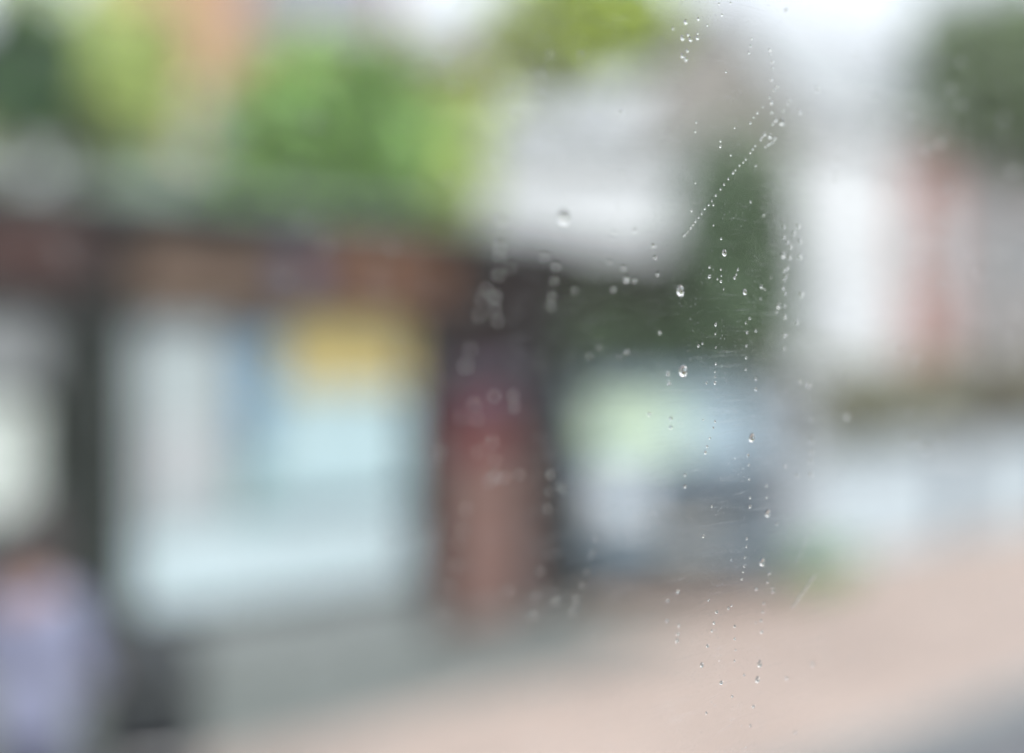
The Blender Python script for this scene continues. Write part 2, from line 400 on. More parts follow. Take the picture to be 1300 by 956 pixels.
# ------------------------------------------------------------ garden wall, gate pier
gw = thing('garden_wall', 'low white rendered wall with piers along the back of the pavement', 'wall', W(12.75, 8.42), ST)
box('wall', 'bluewhite_render', gw, 0, 26, .05, .28, 0, 1.08)
box('coping', 'coping', gw, -.02, 26, .0, .33, 1.084, 1.16, .01)
for k, s in enumerate((3.1, 6.3, 9.6, 12.9)):
    pr = box('pier', 'pier_stone', gw, s, s+.5, -.04, .37, 0, 1.22, .01)
    box('cap', 'white_paint', pr, s-.04, s+.54, -.08, .41, 1.223, 1.29, .015)
gp = thing('gate_pier', 'square grey stone gate pier between the van and the white wall', 'pier', W(12.33, 8.3), ST)
box('shaft', 'stone_grey', gp, 0, .4, 0, .4, .0, 1.86, .02)
MB().prism([(-.05, 1.864), (.45, 1.864), (.45, 1.94), (.2, 2.08), (-.05, 1.94)], -.05, .45).build('cap', 'stone_grey', gp, .01)

# ------------------------------------------------------------ trees and plants
def leaves(b, ctr, rad, n, size, seed, clumps=16, squash=1.0):
    rnd = random.Random(seed)
    cl = []
    for _ in range(clumps):
        while True:
            v = Vector((rnd.uniform(-1, 1), rnd.uniform(-1, 1), rnd.uniform(-1, 1)))
            if .25 < v.length < 1: break
        cl.append((Vector((ctr[0]+v.x*rad[0]*.8, ctr[1]+v.y*rad[1]*.8, ctr[2]+v.z*rad[2]*.8)), rnd.uniform(.28, .5)))
    for i in range(n):
        p, q = cl[i % clumps]
        d = Vector((rnd.gauss(0, 1), rnd.gauss(0, 1), rnd.gauss(0, 1))).normalized()*(rnd.random()**.45)
        o = p + Vector((d.x*rad[0], d.y*rad[1], d.z*rad[2]))*q
        nrm = (d + Vector((rnd.gauss(0, .6), rnd.gauss(0, .6), rnd.gauss(.5, .6)))).normalized()
        u = nrm.orthogonal().normalized(); u.rotate(Matrix.Rotation(rnd.uniform(0, 2*PI), 3, nrm)); w_ = nrm.cross(u)
        s = size*rnd.uniform(.6, 1.3)
        b.bm.faces.new([b.bm.verts.new(o + k) for k in (-u*s, w_*s*.55 + nrm*s*.12, u*s, -w_*s*.55 + nrm*s*.12)])
def tree(label, px, py, Y, rw, rh, leafm, n=2600, size=.13, seed=1, name='tree', cat='tree', clumps=16, trunk_r=.14, group=None):
    cpos = at(px, py, Y)
    r = thing(name, label, cat, (cpos.x, cpos.y, 0), 0, group)
    rnd = random.Random(seed)
    zb = max(.4, cpos.z - rh*.75)
    t = MB()
    pts = [(0, 0, -.02), (rnd.uniform(-.05, .05), rnd.uniform(-.05, .05), zb*.5), (rnd.uniform(-.1, .1), rnd.uniform(-.1, .1), zb), (0, 0, cpos.z + rh*.4)]
    t.tube(pts, [trunk_r*1.3, trunk_r, trunk_r*.8, trunk_r*.25], 9)
    for k in range(6):
        a = k*2.4 + rnd.random(); z0 = zb*(.85+.06*k)
        t.tube([(0, 0, min(z0, cpos.z)), (math.cos(a)*rw*.4, math.sin(a)*rw*.4, cpos.z-rh*.2+.08*k*rh), (math.cos(a)*rw*.75, math.sin(a)*rw*.75, cpos.z+rh*(.1+.08*k))], [trunk_r*.5, trunk_r*.3, trunk_r*.1], 6)
    t.build('trunk', 'bark', r)
    b = MB(); leaves(b, (0, 0, cpos.z), (rw, rw, rh), n, size, seed, clumps); 
    b.build('crown', leafm, r)
    return r
tree('dark green tree cut off at the left edge above the shop', 4, 92, 16, .9, .9, 'leaf_dark', 2600, .12, 3)
tree('pale lime tree behind the dark tree at the left', 85, 100, 18.5, 1.5, 1.75, 'leaf_lime', 3200, .13, 5)
tree('broad mid green tree in the middle above the shop roof', 410, 175, 17.5, 1.5, 1.45, 'leaf_mid', 4600, .13, 8, clumps=24)
tree('lighter lime tree beside the white house, right of the broad green tree', 555, 160, 19, 1.15, 1.85, 'leaf_lime', 3600, .13, 13)
tree('bright yellow green treetop rising above the white house', 725, 30, 33, 2.6, 1.7, 'leaf_bright', 3800, .22, 21, clumps=22)
tree('dark narrow tree between the white house and white fronted house', 932, 335, 17.5, .82, 2.0, 'leaf_deep', 4200, .11, 34, clumps=26)
tree('dark olive tree overhanging the grey house at the top right', 1290, 90, 19.5, 1.85, 1.45, 'leaf_olive', 4400, .12, 55, clumps=44)
def shrub(label, s, t, w_, d, h, leafm, seed, n=2500, size=.07, name='hedge', cat='hedge'):
    r = thing(name, label, cat, W(s, t), ST)
    st = MB(); rnd = random.Random(seed)
    for k in range(max(4, int(w_*3))):
        x = rnd.uniform(-w_*.45, w_*.45); st.tube([(x, 0, -.02), (x+rnd.uniform(-.1, .1), rnd.uniform(-.1, .1), h*.7)], [.02, .008], 5)
    st.build('stems', 'bark', r)['kind'] = 'stuff'
    b = MB(); rnd = random.Random(seed+1)
    leaves(b, (0, 0, h*.52), (w_*.5, d*.5, h*.5), n, size, seed, clumps=max(10, int(w_*6)))
    for _ in range(n):
        o = Vector((rnd.uniform(-w_/2, w_/2), rnd.uniform(-d/2, d/2), rnd.uniform(.05, h)))
        u = Vector((rnd.gauss(0, 1), rnd.gauss(0, 1), rnd.gauss(0, 1))).normalized(); v = u.orthogonal().normalized(); s_ = size*rnd.uniform(.6, 1.3)
        b.bm.faces.new([b.bm.verts.new(o+k) for k in (-u*s_, v*s_*.5, u*s_, -v*s_*.5)])
    b.build('foliage', leafm, r)
    return r
shrub('long brownish green hedge behind the low white wall', 19.2, 9.7, 11.5, 1.0, 2.2, 'leaf_brown', 71, 7000, .09)
shrub('tall dark hedge behind the van and carport roof', 15.6, 13.2, 4.2, 1.2, 3.75, 'leaf_deep', 72, 7500, .1)
shrub('low green weeds growing on the pavement beside the gate pier', 11.75, 7.62, .95, .5, .36, 'leaf_weed', 73, 900, .05, 'weed_clump', 'weeds')

# ------------------------------------------------------------ litter bin
bp = at(188, 800, 5.6)
lb = thing('litter_bin', 'round black litter bin on the pavement right of the person', 'bin', (bp.x, bp.y, 0), ST)
MB().lathe([(.17, 0), (.19, .02), (.2, .1), (.205, .84), (.215, .86)], 56).build('body', 'bin_black', lb, smooth=False)
hd = MB().lathe([(.215, .98), (.218, 1.0), (.2, 1.07), (.12, 1.13), (.001, 1.145)], 56).build('hood', 'bin_black', lb)
for k in range(4):
    a = k*PI/2 + .4
    MB().tube([(math.cos(a)*.2, math.sin(a)*.2, .86), (math.cos(a)*.2, math.sin(a)*.2, .985)], [.018, .018], 8).build('strut', 'bin_black', hd)
MB().lathe([(.206, .6), (.212, .61), (.212, .64), (.206, .65)], 28).build('band', 'metal', lb)

# ------------------------------------------------------------ person
def skin_mesh(name, verts, edges, m, parent, root=0, sub=2):
    me = bpy.data.meshes.new(name); me.from_pydata([v[:3] for v in verts], edges, []); me.update()
    o = bpy.data.objects.new(name, me); COL.objects.link(o); o.parent = parent
    sk = o.modifiers.new('skin', 'SKIN'); sk.use_smooth_shade = True
    sv = me.skin_vertices[0].data if me.skin_vertices else None
    if sv is None:
        bpy.context.view_layer.objects.active = o
        lay = me.attributes.new('skin', 'FLOAT', 'POINT')
    for i, v in enumerate(verts):
        r = v[3]; sv[i].radius = r if isinstance(r, tuple) else (r, r)
    sv[root].use_root = True
    s = o.modifiers.new('sub', 'SUBSURF'); s.levels = sub; s.render_levels = sub
    me.materials.append(mat[m])
    return o
pp = at(44, 640, 5.3)
# local frame: faces -y, x to the figure's left
man = thing('person', 'person in pale lavender shirt with dark hair on the pavement beside the bin', 'person', (pp.x, pp.y, 0), math.radians(158))
man.scale = (.95, .95, .94)
V, E = [], []
def add(x, y, z, r, prev=None):
    V.append((x, y, z, r)); i = len(V)-1
    if prev is not None: E.append((prev, i))
    return i
pel = add(0, .02, .93, (.155, .105))
wa = add(0, .01, 1.08, (.135, .095), pel); ch = add(0, .02, 1.27, (.165, .11), wa)
cl = add(0, .03, 1.405, (.12, .075), ch); nk = add(0, .025, 1.47, .056, cl); nk2 = add(0, .01, 1.52, .054, nk)
h1 = add(0, -.012, 1.565, (.068, .082), nk2); h2 = add(0, -.005, 1.62, (.076, .098), h1); h3 = add(0, .0, 1.665, (.06, .075), h2)
for s in (-1, 1):
    sh = add(s*.165, .025, 1.375, .062, cl); el = add(s*.235, .03, 1.1, .045, sh)
    fa = add(s*.2, -.14, 1.06, .038, el); wr = add(s*.13, -.24, 1.06, (.028, .024), fa)
    pm = add(s*.085, -.30, 1.065, (.036, .02), wr)
    for k, (dz, ln) in enumerate(((.03, .07), (.01, .078), (-.01, .073), (-.03, .058))):
        f1 = add(s*(.055), -.335, 1.065+dz, .0095, pm); f2 = add(s*(.055-ln*.55), -.345, 1.06+dz, .0088, f1); add(s*(.055-ln), -.325, 1.055+dz, .008, f2)
    t1 = add(s*.095, -.325, 1.105, .011, pm); add(s*.07, -.35, 1.13, .009, t1)
    hp = add(s*.09, .02, .88, .088, pel); kn = add(s*.1, .0, .5, .058, hp); an = add(s*.105, .03, .09, .038, kn)
    ft = add(s*.11, -.04, .04, (.042, .03), an); add(s*.115, -.15, .03, (.04, .024), ft)
body = skin_mesh('body', V, E, 'skin', man, 0)
V2 = V; 
V, E = [], []
a8 = add(0, .02, .8, (.19, .135)); a0 = add(0, .02, .9, (.186, .132), a8); a1 = add(0, .01, 1.08, (.162, .12), a0); a2 = add(0, .02, 1.27, (.19, .132), a1); a3 = add(0, .03, 1.405, (.135, .088), a2); add(0, .028, 1.452, .072, a3)
for s in (-1, 1):
    b1 = add(s*.17, .025, 1.372, .078, a3); b2 = add(s*.238, .03, 1.1, .06, b1); add(s*.212, -.09, 1.07, .052, b2)
skin_mesh('shirt', V, E, 'shirt', man, 0)
V, E = [], []
a9 = add(0, .015, 1.03, (.142, .1)); a0 = add(0, .02, .94, (.16, .115), a9)
for s in (-1, 1):
    b1 = add(s*.092, .02, .86, .1, a0); b2 = add(s*.102, .0, .5, .074, b1); add(s*.108, .03, .12, .06, b2)
skin_mesh('trousers', V, E, 'trousers', man, 0)
for s in (-1, 1):
    V, E = [], []
    a0 = add(s*.107, .06, .05, (.045, .04)); a1 = add(s*.11, -.04, .048, (.05, .04), a0); add(s*.116, -.17, .036, (.045, .03), a1)
    skin_mesh('shoe', V, E, 'shoe', man, 0)
hb = MB(); nu, nv = 28, 16; grid = []
hr = random.Random(9)
for a in range(nv+1):
    th = PI*a/nv; row = []
    for k in range(nu):
        ph = 2*PI*k/nu; q = 1 + hr.uniform(-.03, .03)
        row.append(hb.bm.verts.new((.092*q*math.sin(th)*math.cos(ph), .012+.112*q*math.sin(th)*math.sin(ph), 1.615+.128*q*math.cos(th))))
    grid.append(row)
for a in range(nv):
    for k in range(nu):
        q4 = [grid[a][k], grid[a+1][k], grid[a+1][(k+1) % nu], grid[a][(k+1) % nu]]
        my = sum(v.co.y for v in q4)/4; mz = sum(v.co.z for v in q4)/4
        if (my < -.02 and mz < 1.672) or (my < .03 and mz < 1.6) or mz < 1.5: continue
        hb.bm.faces.new(q4)
for v in list(hb.bm.verts):
    if not v.link_faces: hb.bm.verts.remove(v)
bmesh.ops.remove_doubles(hb.bm, verts=hb.bm.verts, dist=.0004)
ho = hb.build('hair', 'hair', man, smooth=True)
so_ = ho.modifiers.new('thick', 'SOLIDIFY'); so_.thickness = .012; so_.offset = 1
for s in (-1, 1):
    MB().lathe([(.0005, -.012), (.009, -.009), (.012, 0), (.009, .009), (.0005, .012)], 12, 'y', (s*.031, -.092, 1.617)).build('eye', 'eye_white', man, smooth=True)
    MB().lathe([(.0005, -.008), (.02, -.005), (.028, .002), (.0005, .008)], 12, 'x', (s*.079, .01, 1.6)).build('ear', 'skin', man, smooth=True)
V, E = [], []
a0 = add(0, -.088, 1.625, .008); a1 = add(0, -.108, 1.59, .012, a0); add(0, -.09, 1.582, .01, a1)
skin_mesh('nose', V, E, 'skin', man, 0, 1)
MB().box(-.024, .024, -.094, -.08, 1.549, 1.559).build('mouth', 'door_red', man, .004)

# ------------------------------------------------------------ the window pane
PD = .417                                  # the pane's outer face is the plane Y = X + PD
ta = Vector((1, 1, 0))/R2; up = Vector((0, 0, 1)); no_ = Vector((-1, 1, 0))/R2
def pane_pt(px, py):
    u = (px-650)/F; Y = PD/(1-u)
    return Vector((u*Y, Y, H + (HZ-py)/F*Y)), Y
def pane_outer():
    m = bpy.data.materials.new('wet_glass'); m.use_nodes = True
    nt = m.node_tree; nt.nodes.clear(); N, L = nt.nodes.new, nt.links.new
    o = N('ShaderNodeOutputMaterial'); t = N('ShaderNodeBsdfTransparent'); gl = N('ShaderNodeBsdfGlossy'); x1 = N('ShaderNodeMixShader')
    gl.inputs['Roughness'].default_value = .03; x1.inputs['Fac'].default_value = .005
    L(t.outputs[0], x1.inputs[1]); L(gl.outputs[0], x1.inputs[2])
    df = N('ShaderNodeBsdfDiffuse'); tl = N('ShaderNodeBsdfTranslucent'); x2 = N('ShaderNodeMixShader'); x2.inputs['Fac'].default_value = .6
    df.inputs['Color'].default_value = (.8, .84, .86, 1); tl.inputs['Color'].default_value = (.8, .84, .86, 1)
    L(df.outputs[0], x2.inputs[1]); L(tl.outputs[0], x2.inputs[2])
    tc = N('ShaderNodeTexCoord')
    def mapping(scale, rot=(0, 0, 0)):
        mp = N('ShaderNodeMapping'); mp.inputs['Scale'].default_value = scale; mp.inputs['Rotation'].default_value = rot
        L(tc.outputs['Object'], mp.inputs['Vector']); return mp.outputs['Vector']
    def math_(op, a, b=None, cc=None):
        n = N('ShaderNodeMath'); n.operation = op
        for i, v in enumerate((a, b, cc)):
            if v is None: continue
            if isinstance(v, (int, float)): n.inputs[i].default_value = v
            else: L(v, n.inputs[i])
        n.use_clamp = op in ('MULTIPLY_ADD',)
        return n.outputs[0]
    def noise(vec, scale, det=3):
        n = N('ShaderNodeTexNoise'); n.inputs['Scale'].default_value = scale; n.inputs['Detail'].default_value = det; L(vec, n.inputs['Vector']); return n.outputs['Fac']
    def ramp(f, a, b):
        n = N('ShaderNodeMapRange'); n.inputs['From Min'].default_value = a; n.inputs['From Max'].default_value = b; L(f, n.inputs['Value']); return n.outputs['Result']
    # washing streaks: noise stretched along the pane, slightly tilted
    def tilted(scale, deg):
        m1 = N('ShaderNodeMapping'); m1.inputs['Rotation'].default_value = (0, math.radians(deg), 0)
        m2 = N('ShaderNodeMapping'); m2.inputs['Scale'].default_value = scale
        L(tc.outputs['Object'], m1.inputs['Vector']); L(m1.outputs['Vector'], m2.inputs['Vector']); return m2.outputs['Vector']
    st = ramp(noise(tilted((34, 1, 1000), 1), 1.0, 3), .55, .78)
    st2 = ramp(noise(tilted((55, 1, 1500), 9), 1.0, 2), .62, .80)
    patch = ramp(noise(mapping((1, 1, 1)), 14, 3), .40, .64)
    # dust specks, dried spots
    sx_ = N('ShaderNodeSeparateXYZ'); L(tc.outputs['Object'], sx_.inputs[0])
    cx_ = N('ShaderNodeCombineXYZ'); L(sx_.outputs['X'], cx_.inputs['X']); L(sx_.outputs['Z'], cx_.inputs['Y'])
    def specks(scale, a, b_, msk):
        vo = N('ShaderNodeTexVoronoi'); vo.voronoi_dimensions = '2D'; vo.inputs['Scale'].default_value = scale; L(cx_.outputs[0], vo.inputs['Vector'])
        return math_('MULTIPLY', ramp(vo.outputs['Distance'], b_, a), ramp(noise(mapping((1, 1, 1)), msk, 2), .50, .66))
    sp = math_('ADD', specks(430, .09, .17, 90), math_('MULTIPLY', specks(170, .05, .08, 60), .8))
    base = .006  # even haze veil mixed into the glass to lift the blacks
    f = math_('ADD', math_('MULTIPLY', st, .12), math_('MULTIPLY', st2, .19))
    f = math_('MULTIPLY', f, math_('MULTIPLY_ADD', patch, .8, .35))
    f = math_('ADD', f, math_('MULTIPLY', sp, .24))
    f = math_('ADD', f, math_('MULTIPLY_ADD', patch, .012, base))
    x3 = N('ShaderNodeMixShader'); L(f, x3.inputs['Fac']); L(x1.outputs[0], x3.inputs[1]); L(x2.outputs[0], x3.inputs[2])
    L(x3.outputs[0], o.inputs['Surface'])
    return m
wp = thing('window_pane', 'large clear window pane spotted with rain, nearest the camera', 'window', tuple(no_*(PD/R2) + up*H), ST)
b = MB(); b.box(-.3, 1.1, -.004, 0, -.5, .45)
gl = b.build('glass', clear_glass('pane_glass', .002), wp)
gl.data.materials.append(pane_outer())
for f in gl.data.polygons:
    if f.normal.y > .9: f.material_index = 1
fr = MB()
fr.box(-.34, -.301, -.02, .016, -.54, .49); fr.box(1.101, 1.14, -.02, .016, -.54, .49)
fr.box(-.301, 1.101, -.02, .016, -.54, -.501); fr.box(-.301, 1.101, -.02, .016, .451, .49)
fr.build('gasket', 'gasket', wp)

# ------------------------------------------------------------ raindrops on the outer face
water = bpy.data.materials.new('water'); water.use_nodes = True
nt = water.node_tree; nt.nodes.clear()
go = nt.nodes.new('ShaderNodeOutputMaterial'); gb = nt.nodes.new('ShaderNodeBsdfRefraction'); gb.inputs['IOR'].default_value = 1.333; gb.inputs['Roughness'].default_value = 0
gy = nt.nodes.new('ShaderNodeBsdfGlossy'); gy.inputs['Roughness'].default_value = .0
fs = nt.nodes.new('ShaderNodeFresnel'); fs.inputs['IOR'].default_value = 1.333
gm = nt.nodes.new('ShaderNodeMixShader')
nt.links.new(fs.outputs[0], gm.inputs['Fac']); nt.links.new(gb.outputs[0], gm.inputs[1]); nt.links.new(gy.outputs[0], gm.inputs[2]); nt.links.new(gm.outputs[0], go.inputs['Surface'])
def drop_mesh(name, sag, wob, seed, cap=.74, segs=20, rings=7):
    rnd = random.Random(seed); ph = [rnd.uniform(0, 6.28) for _ in range(3)]
    bm = bmesh.new(); rg = []
    for j in range(rings):
        q = j/(rings)                       # 0 rim .. 1 apex
        a = q*PI/2
        rr = math.cos(a)**.9; zz = cap*math.sin(a)
        row = []
        for k in range(segs):
            th = 2*PI*k/segs
            w_ = 1 + wob*(math.sin(2*th+ph[0])*.6 + math.sin(3*th+ph[1])*.4)
            x = rr*math.cos(th)*w_; y = rr*math.sin(th)*w_
            if y > 0: x *= 1 - sag*.55*(y/1.0)**1.2 if y < 1.2 else 1; y *= 1 + sag*.9
            y -= sag*.25
            zb_ = zz*(1 + sag*.5*(-y)) if sag else zz
            row.append(bm.verts.new((x, y, max(zb_, 0))))
        rg.append(row)
    ap = bm.verts.new((0, -sag*.3, cap*(1+sag*.1)))
    for p_, q_ in zip(rg, rg[1:]):
        for k in range(segs): bm.faces.new((p_[k], p_[(k+1) % segs], q_[(k+1) % segs], q_[k]))
    for k in range(segs): bm.faces.new((rg[-1][k], rg[-1][(k+1) % segs], ap))
    back = bm.faces.new(list(reversed(rg[0])))
    me = bpy.data.meshes.new(name)
    for f in bm.faces: f.smooth = f is not back
    for e in back.edges: e.smooth = False
    bm.to_mesh(me); bm.free(); me.materials.append(water)
    return me
meshes = [drop_mesh('raindrop_round', 0.05, .05, 1), drop_mesh('raindrop_soft', .18, .08, 2), drop_mesh('raindrop_tear', .42, .04, 3), drop_mesh('raindrop_uneven', .1, .16, 4, .55)]
protos = {}
rnd = random.Random(5)
def drop(px, py, r, label, group=None, kind=None):
    p, Y = pane_pt(px, py)
    wide = 1.0
    if px < 790 and r > 2.6 and r != 7.6: r *= .47; wide = 1.5
    elif px > 1085: r *= .62; wide = 1.3
    if kind is None: kind = rnd.choice((0, 0, 1, 1, 3))
    if kind not in protos:
        o = bpy.data.objects.new('raindrop', meshes[kind]); protos[kind] = o
    else:
        o = protos[kind].copy()
        for k in list(o.keys()): del o[k]
    COL.objects.link(o)
    s = r*Y/F
    B = Matrix((( -ta.x, up.x, no_.x), (-ta.y, up.y, no_.y), (-ta.z, up.z, no_.z))).to_4x4()
    o.matrix_world = Matrix.Translation(p + no_*.00004) @ B @ Matrix.Diagonal((s*wide*rnd.uniform(.92, 1.1), s*rnd.uniform(.98, 1.15), s*rnd.uniform(.8, 1.1), 1))
    o['label'] = label; o['category'] = 'raindrop'
    if group: o['group'] = group
    return o
BIG = [
 (864.5, 369, 6.2, 'fat round raindrop upper of the two largest on the dark strip', 1),
 (868, 471, 6.6, 'largest fat raindrop, lower of the pair left of the dark tree', 1),
 (717, 275, 7.6, 'lone bright blurred raindrop over the foot of the white house', 1),
 (920, 321, 4.0, 'medium round raindrop between the slanting string and the fat drops', 0),
 (955, 556, 5.0, 'upright teardrop raindrop hanging over the van roof', 2),
 (975, 652, 4.2, 'teardrop raindrop halfway down beside the van grille, upper of two', 2),
 (968.5, 714, 4.2, 'teardrop raindrop low over the van bumper, below its twin', 2),
 (965, 843, 3.6, 'dark rimmed raindrop low over the pink pavement', 2),
 (962, 863, 3.6, 'dark rimmed raindrop directly beneath another over pink pavement', 2),
 (993, 155, 3.9, 'plump raindrop at the lower end of the upper right run', 2),
 (946, 370.5, 3.3, 'oval raindrop in the middle of the dark narrow tree', 1),
 (995, 324, 3.4, 'largest raindrop of the curling cluster left of the white house front', 1),
 (796, 354.5, 3.4, 'bright little ring shaped raindrop over the carport roof', 0),
]
for x, y, r, l, k in BIG: drop(x, y, r, l, None, k)
G = {}
G['tiny raindrop in the scattered patch at the top beside the lime treetop'] = [(871,28,3),(887,24,2),(913,5,1.6),(928,4,1.6),(917,19,1.7),(898,32,1.6),(867,48,3),(874,44,2),(877,50,2.8),(886,48,2.5),(886,42,1.4),(873,64,2.1),(867,71,2.8),(871,75,3),(855,36,1.6)]
G['tiny raindrop in the short leaning trio below the top edge'] = [(955,49,1.8),(953,58,1.7),(951,67,2)]
G['small raindrop in the wavering run coming down at the upper right'] = [(978,63,2.2),(978,69,1.4),(981,78,1.9),(981,86,1.6),(980,101,1.9),(987,109,1.9),(983,114,1.7),(977,123,1.8),(980,130,2.5),(980,142,2),(985,152,2.5),(981,157,2)]
G['tiny raindrop in the long slanting string across the dark tree'] = [(969,135,1.3),(962,143,1.7),(957,149,1.5),(953,156,1.6),(959,185,1.5),(956,189,1.7),(953,194,1.5),(947,202,1.6),(944,206,1.4),(939,210,1.6),(934,216,1.3),(931,219.5,1.8),(925,227,1.4),(919.5,234,1.5),(915,240,1.5),(909,248,1.6),(904,255,1.2),(900,260,1.4),(895,265,1.4),(891,271,1.4),(887,276,1.3),(883,281,1.3),(880,285,1.3),(877,289,1.5),(873,294,1.2),(869,298,1.6)]
G['small raindrop in the huddle under the plump drop at the upper right'] = [(971,170,2.3),(978,173,2.8),(984,175,2.1),(968,174,1.5),(966,177,1.7),(976,183,2),(979,181,1.5),(972,186,1.4),(982,180,1.3)]
G['tiny raindrop in the faint dotted line beside the plump drop'] = [(1003,127,1.6),(999,133,1.5),(995,140,1.6)]
G['speck of rain scattered singly over the dark narrow tree'] = [(922,91,1.5),(884,155,1.7),(883,167,1.5),(915,179,1.6),(915,186,1.9),(928,197,1.4),(933,162,1.3),(960,210,1.4),(953,256,1.5),(970,273,1.4),(883,232,1.4),(878,267,1.5),(906,260,1.4),(906,286,1.1),(916,303,1.6),(979,352,1.2)]
G['small raindrop in the loose bunch between the fat drop and the oval drop'] = [(901,339,1.9),(901,351,2.3),(915.5,342,1.6),(915.5,357,2),(916,350,1.1),(911,354,1.3),(919,367,1.1),(937,342,1.7),(933,352.5,2.1),(935,348.5,1.2),(967,364,2.5),(971,367,1.5),(966,379,1.3)]
G['small raindrop in the curling cluster left of the white house front'] = [(1003,327,2.2),(1016,326,2.4),(1016,306,2.2),(1008,296,2.4),(996,301,2.3),(1000,307,2.3),(1004,313,2.3),(1014,287,2),(996,288,1.6),(1000,340,2.3),(996,343,1.8),(998,351,1.8),(996,356,1.7),(994.5,366,2.2),(997,372,1.7),(989,389,3),(996,388,2),(986,396,1.5),(1018,374,2.5),(997,402,2),(997,425,2.4),(995.5,442,1.7),(1012,409,2)]
G['tiny raindrop in the straight upright line right of the largest drop'] = [(909,412,2.3),(908.5,424,1.5),(909,441,1.3),(909,462,1.5),(908,472,1.3),(908.5,478,1.4),(908,486,2),(897,486,1.8),(887,439,1.9),(892,436,1.5)]
G['tiny raindrop in the upright line down the middle of the dark tree'] = [(952,404,2),(947,410,1.2),(960,420,1.8),(949,422,1.7),(948,439,1.4),(947.5,454,1.9),(947,469,1.4),(960,481,1.8),(960,494,1.9)]
G['tiny raindrop in the curving line over the van windscreen'] = [(908,535,1.5),(906,543,1.4),(901.5,556,1.3),(898,567,1.7),(896,574.5,2.1),(893,533,1.1)]
G['tiny raindrop in the thin line dropping past the van grille'] = [(950,578,1.8),(951,590,1.4),(951.5,609,1.5),(952.5,632,1.5),(952.5,643.5,2.1),(948.5,684,1.8),(948,694,1.6),(946,708,1.5),(945,718.5,1.4),(943.5,726,1.4),(942,735,1.9)]
G['tiny raindrop near the teardrop pair over the van'] = [(973,617,1.5),(973.5,632,1.3),(904,643,1.6),(870,618,2.1),(870,603,1.6),(986,666,1.4),(893,681,1.9)]
G['small raindrop in the trail below the lower teardrop over the van bumper'] = [(977,728,1.7),(975,739,1.7),(960.5,747.5,1.8),(981,746,1.3),(982,751,1.8),(970,766,1.8),(968.5,777,1.6),(966.5,788,2.1),(960,790.5,1.1),(967.5,802,1.9)]
G['tiny raindrop in the two short lines over the pink pavement'] = [(900,762,1.6),(910,777,2.1),(906.5,791,2.1),(904,801,1.7),(898.5,820,2.1),(929,769,1.3),(925,772,1.9),(933,795,1.7),(933,811,1.6),(934,825,1.2),(933,839,1.5)]
G['small raindrop at the bottom over the pink pavement'] = [(891.5,844.5,3),(945,857,1.5),(916,867,2.6),(999,861,2.1),(1032,843,2.6),(930,884,1.8),(957,897,2.1),(953,921,1.8),(897,905,1.7),(1010,930,2)]
G['faint soft raindrop in the dotted line left of the pavement trail'] = [(861,751,2.4),(848,762,2.1),(862,794,2.1),(861,805,2.1),(860,813,2.6),(847,788,2.1)]
G['tiny raindrop in the slanting smear over the green weeds'] = [(1034-1.93*k, 731+2.8*k, 1.3+.1*(k%3)) for k in range(15)]
G['tiny raindrop in the short smear above the weeds'] = [(1030-2.6*k, 672+6*k, 1.3) for k in range(8)]
G['soft raindrop in the upright line over the gate pier'] = [(1027,489,2.7),(1015,484,2.1),(1031,508,2),(1031,533,1.8),(1031,560,2),(1031,574,1.8),(1030,586,1.9),(1030,603,2.4),(1013,604,2),(997,592,1.8)]
G['soft raindrop in the small bunch over the carport roof'] = [(776,302,2.9),(780,294,2.7),(806,292,2),(774,333,3.2),(792,340,2.2),(806,356,2.2),(779,367,2.6),(830,312,2.1),(832,327,1.9),(835,348,2.1)]
G['soft raindrop in the dark carport opening'] = [(730,369,4.2),(749,452,4),(761,441,4),(786,453,2.9),(796,447,2.9),(838,422,2.1),(848.5,474,2.6),(850,486,2.4)]
G['blurred raindrop in the row right of the shop sign'] = [(691,325,4.8),(706,338,5.3),(704,356,5.3),(701,376,5.4),(700,388,5.8)]
G['blurred raindrop in the wide falling trail left of the carport'] = [(636,279,5.6),(635,312,6.6),(634,324,5.6),(648,340,4.8),(633,347,7),(617,367,5.6),(629,376,7),(612,379,5.4),(628,392,5.6),(608,400,5.6),(632,407,5.4),(596,443,5),(591,464,6.6)]
G['blurred raindrop in the group over the red part of the shop door'] = [(628,503,5.4),(652,502,4.8),(653,516,5),(602,513,5.4),(606,532,4.9),(585,530,4.4),(625,561,5.2),(608,573,5),(557,575,5.4)]
G['blurred raindrop in the knot over the middle of the shop door'] = [(628,584,4.9),(628,605,7),(622,611,5.4),(640,606,5.4),(660,602,4.4)]
G['blurred raindrop in the line sloping down the left of the shop door'] = [(592,646,5),(588,673,5),(582,690,4.4),(579,718,4.9),(571,745,4.9),(564,783,4.4)]
G['blurred raindrop at the foot of the shop door'] = [(645,751,4.4),(677,783,5.5),(706,763,5.4),(686,725,3.9),(680,758,3.9)]
G['blurred raindrop in the slanting line left of the van'] = [(733,760,4.2),(732,769,3.9),(729,777,4.2),(740,744,3.4),(745,727,3.4),(751,704,3.3),(755,699,3.3),(757,684,3.2)]
G['blurred raindrop in the patch beside the sunshade'] = [(699,602,5),(715,621,4.4),(710,617,3.9),(698,624,3.9),(695,646,4.2),(825,525,2.3),(852,531,2.5),(852,542,2)]
G['faint blurred raindrop over the white house roof'] = [(698,69,4.4),(737,69,4.2),(687.5,95,4.6),(687,119,4.4),(651,113,4.8),(655,145,4.2),(632,203,4.6),(680,203,4),(789,143,2.4),(791,221,2.4)]
G['large faint blurred raindrop over the green trees'] = [(564,72,5.8),(578,111,5.6),(587,11,5.6),(569,228,6),(397,154,5.8)]
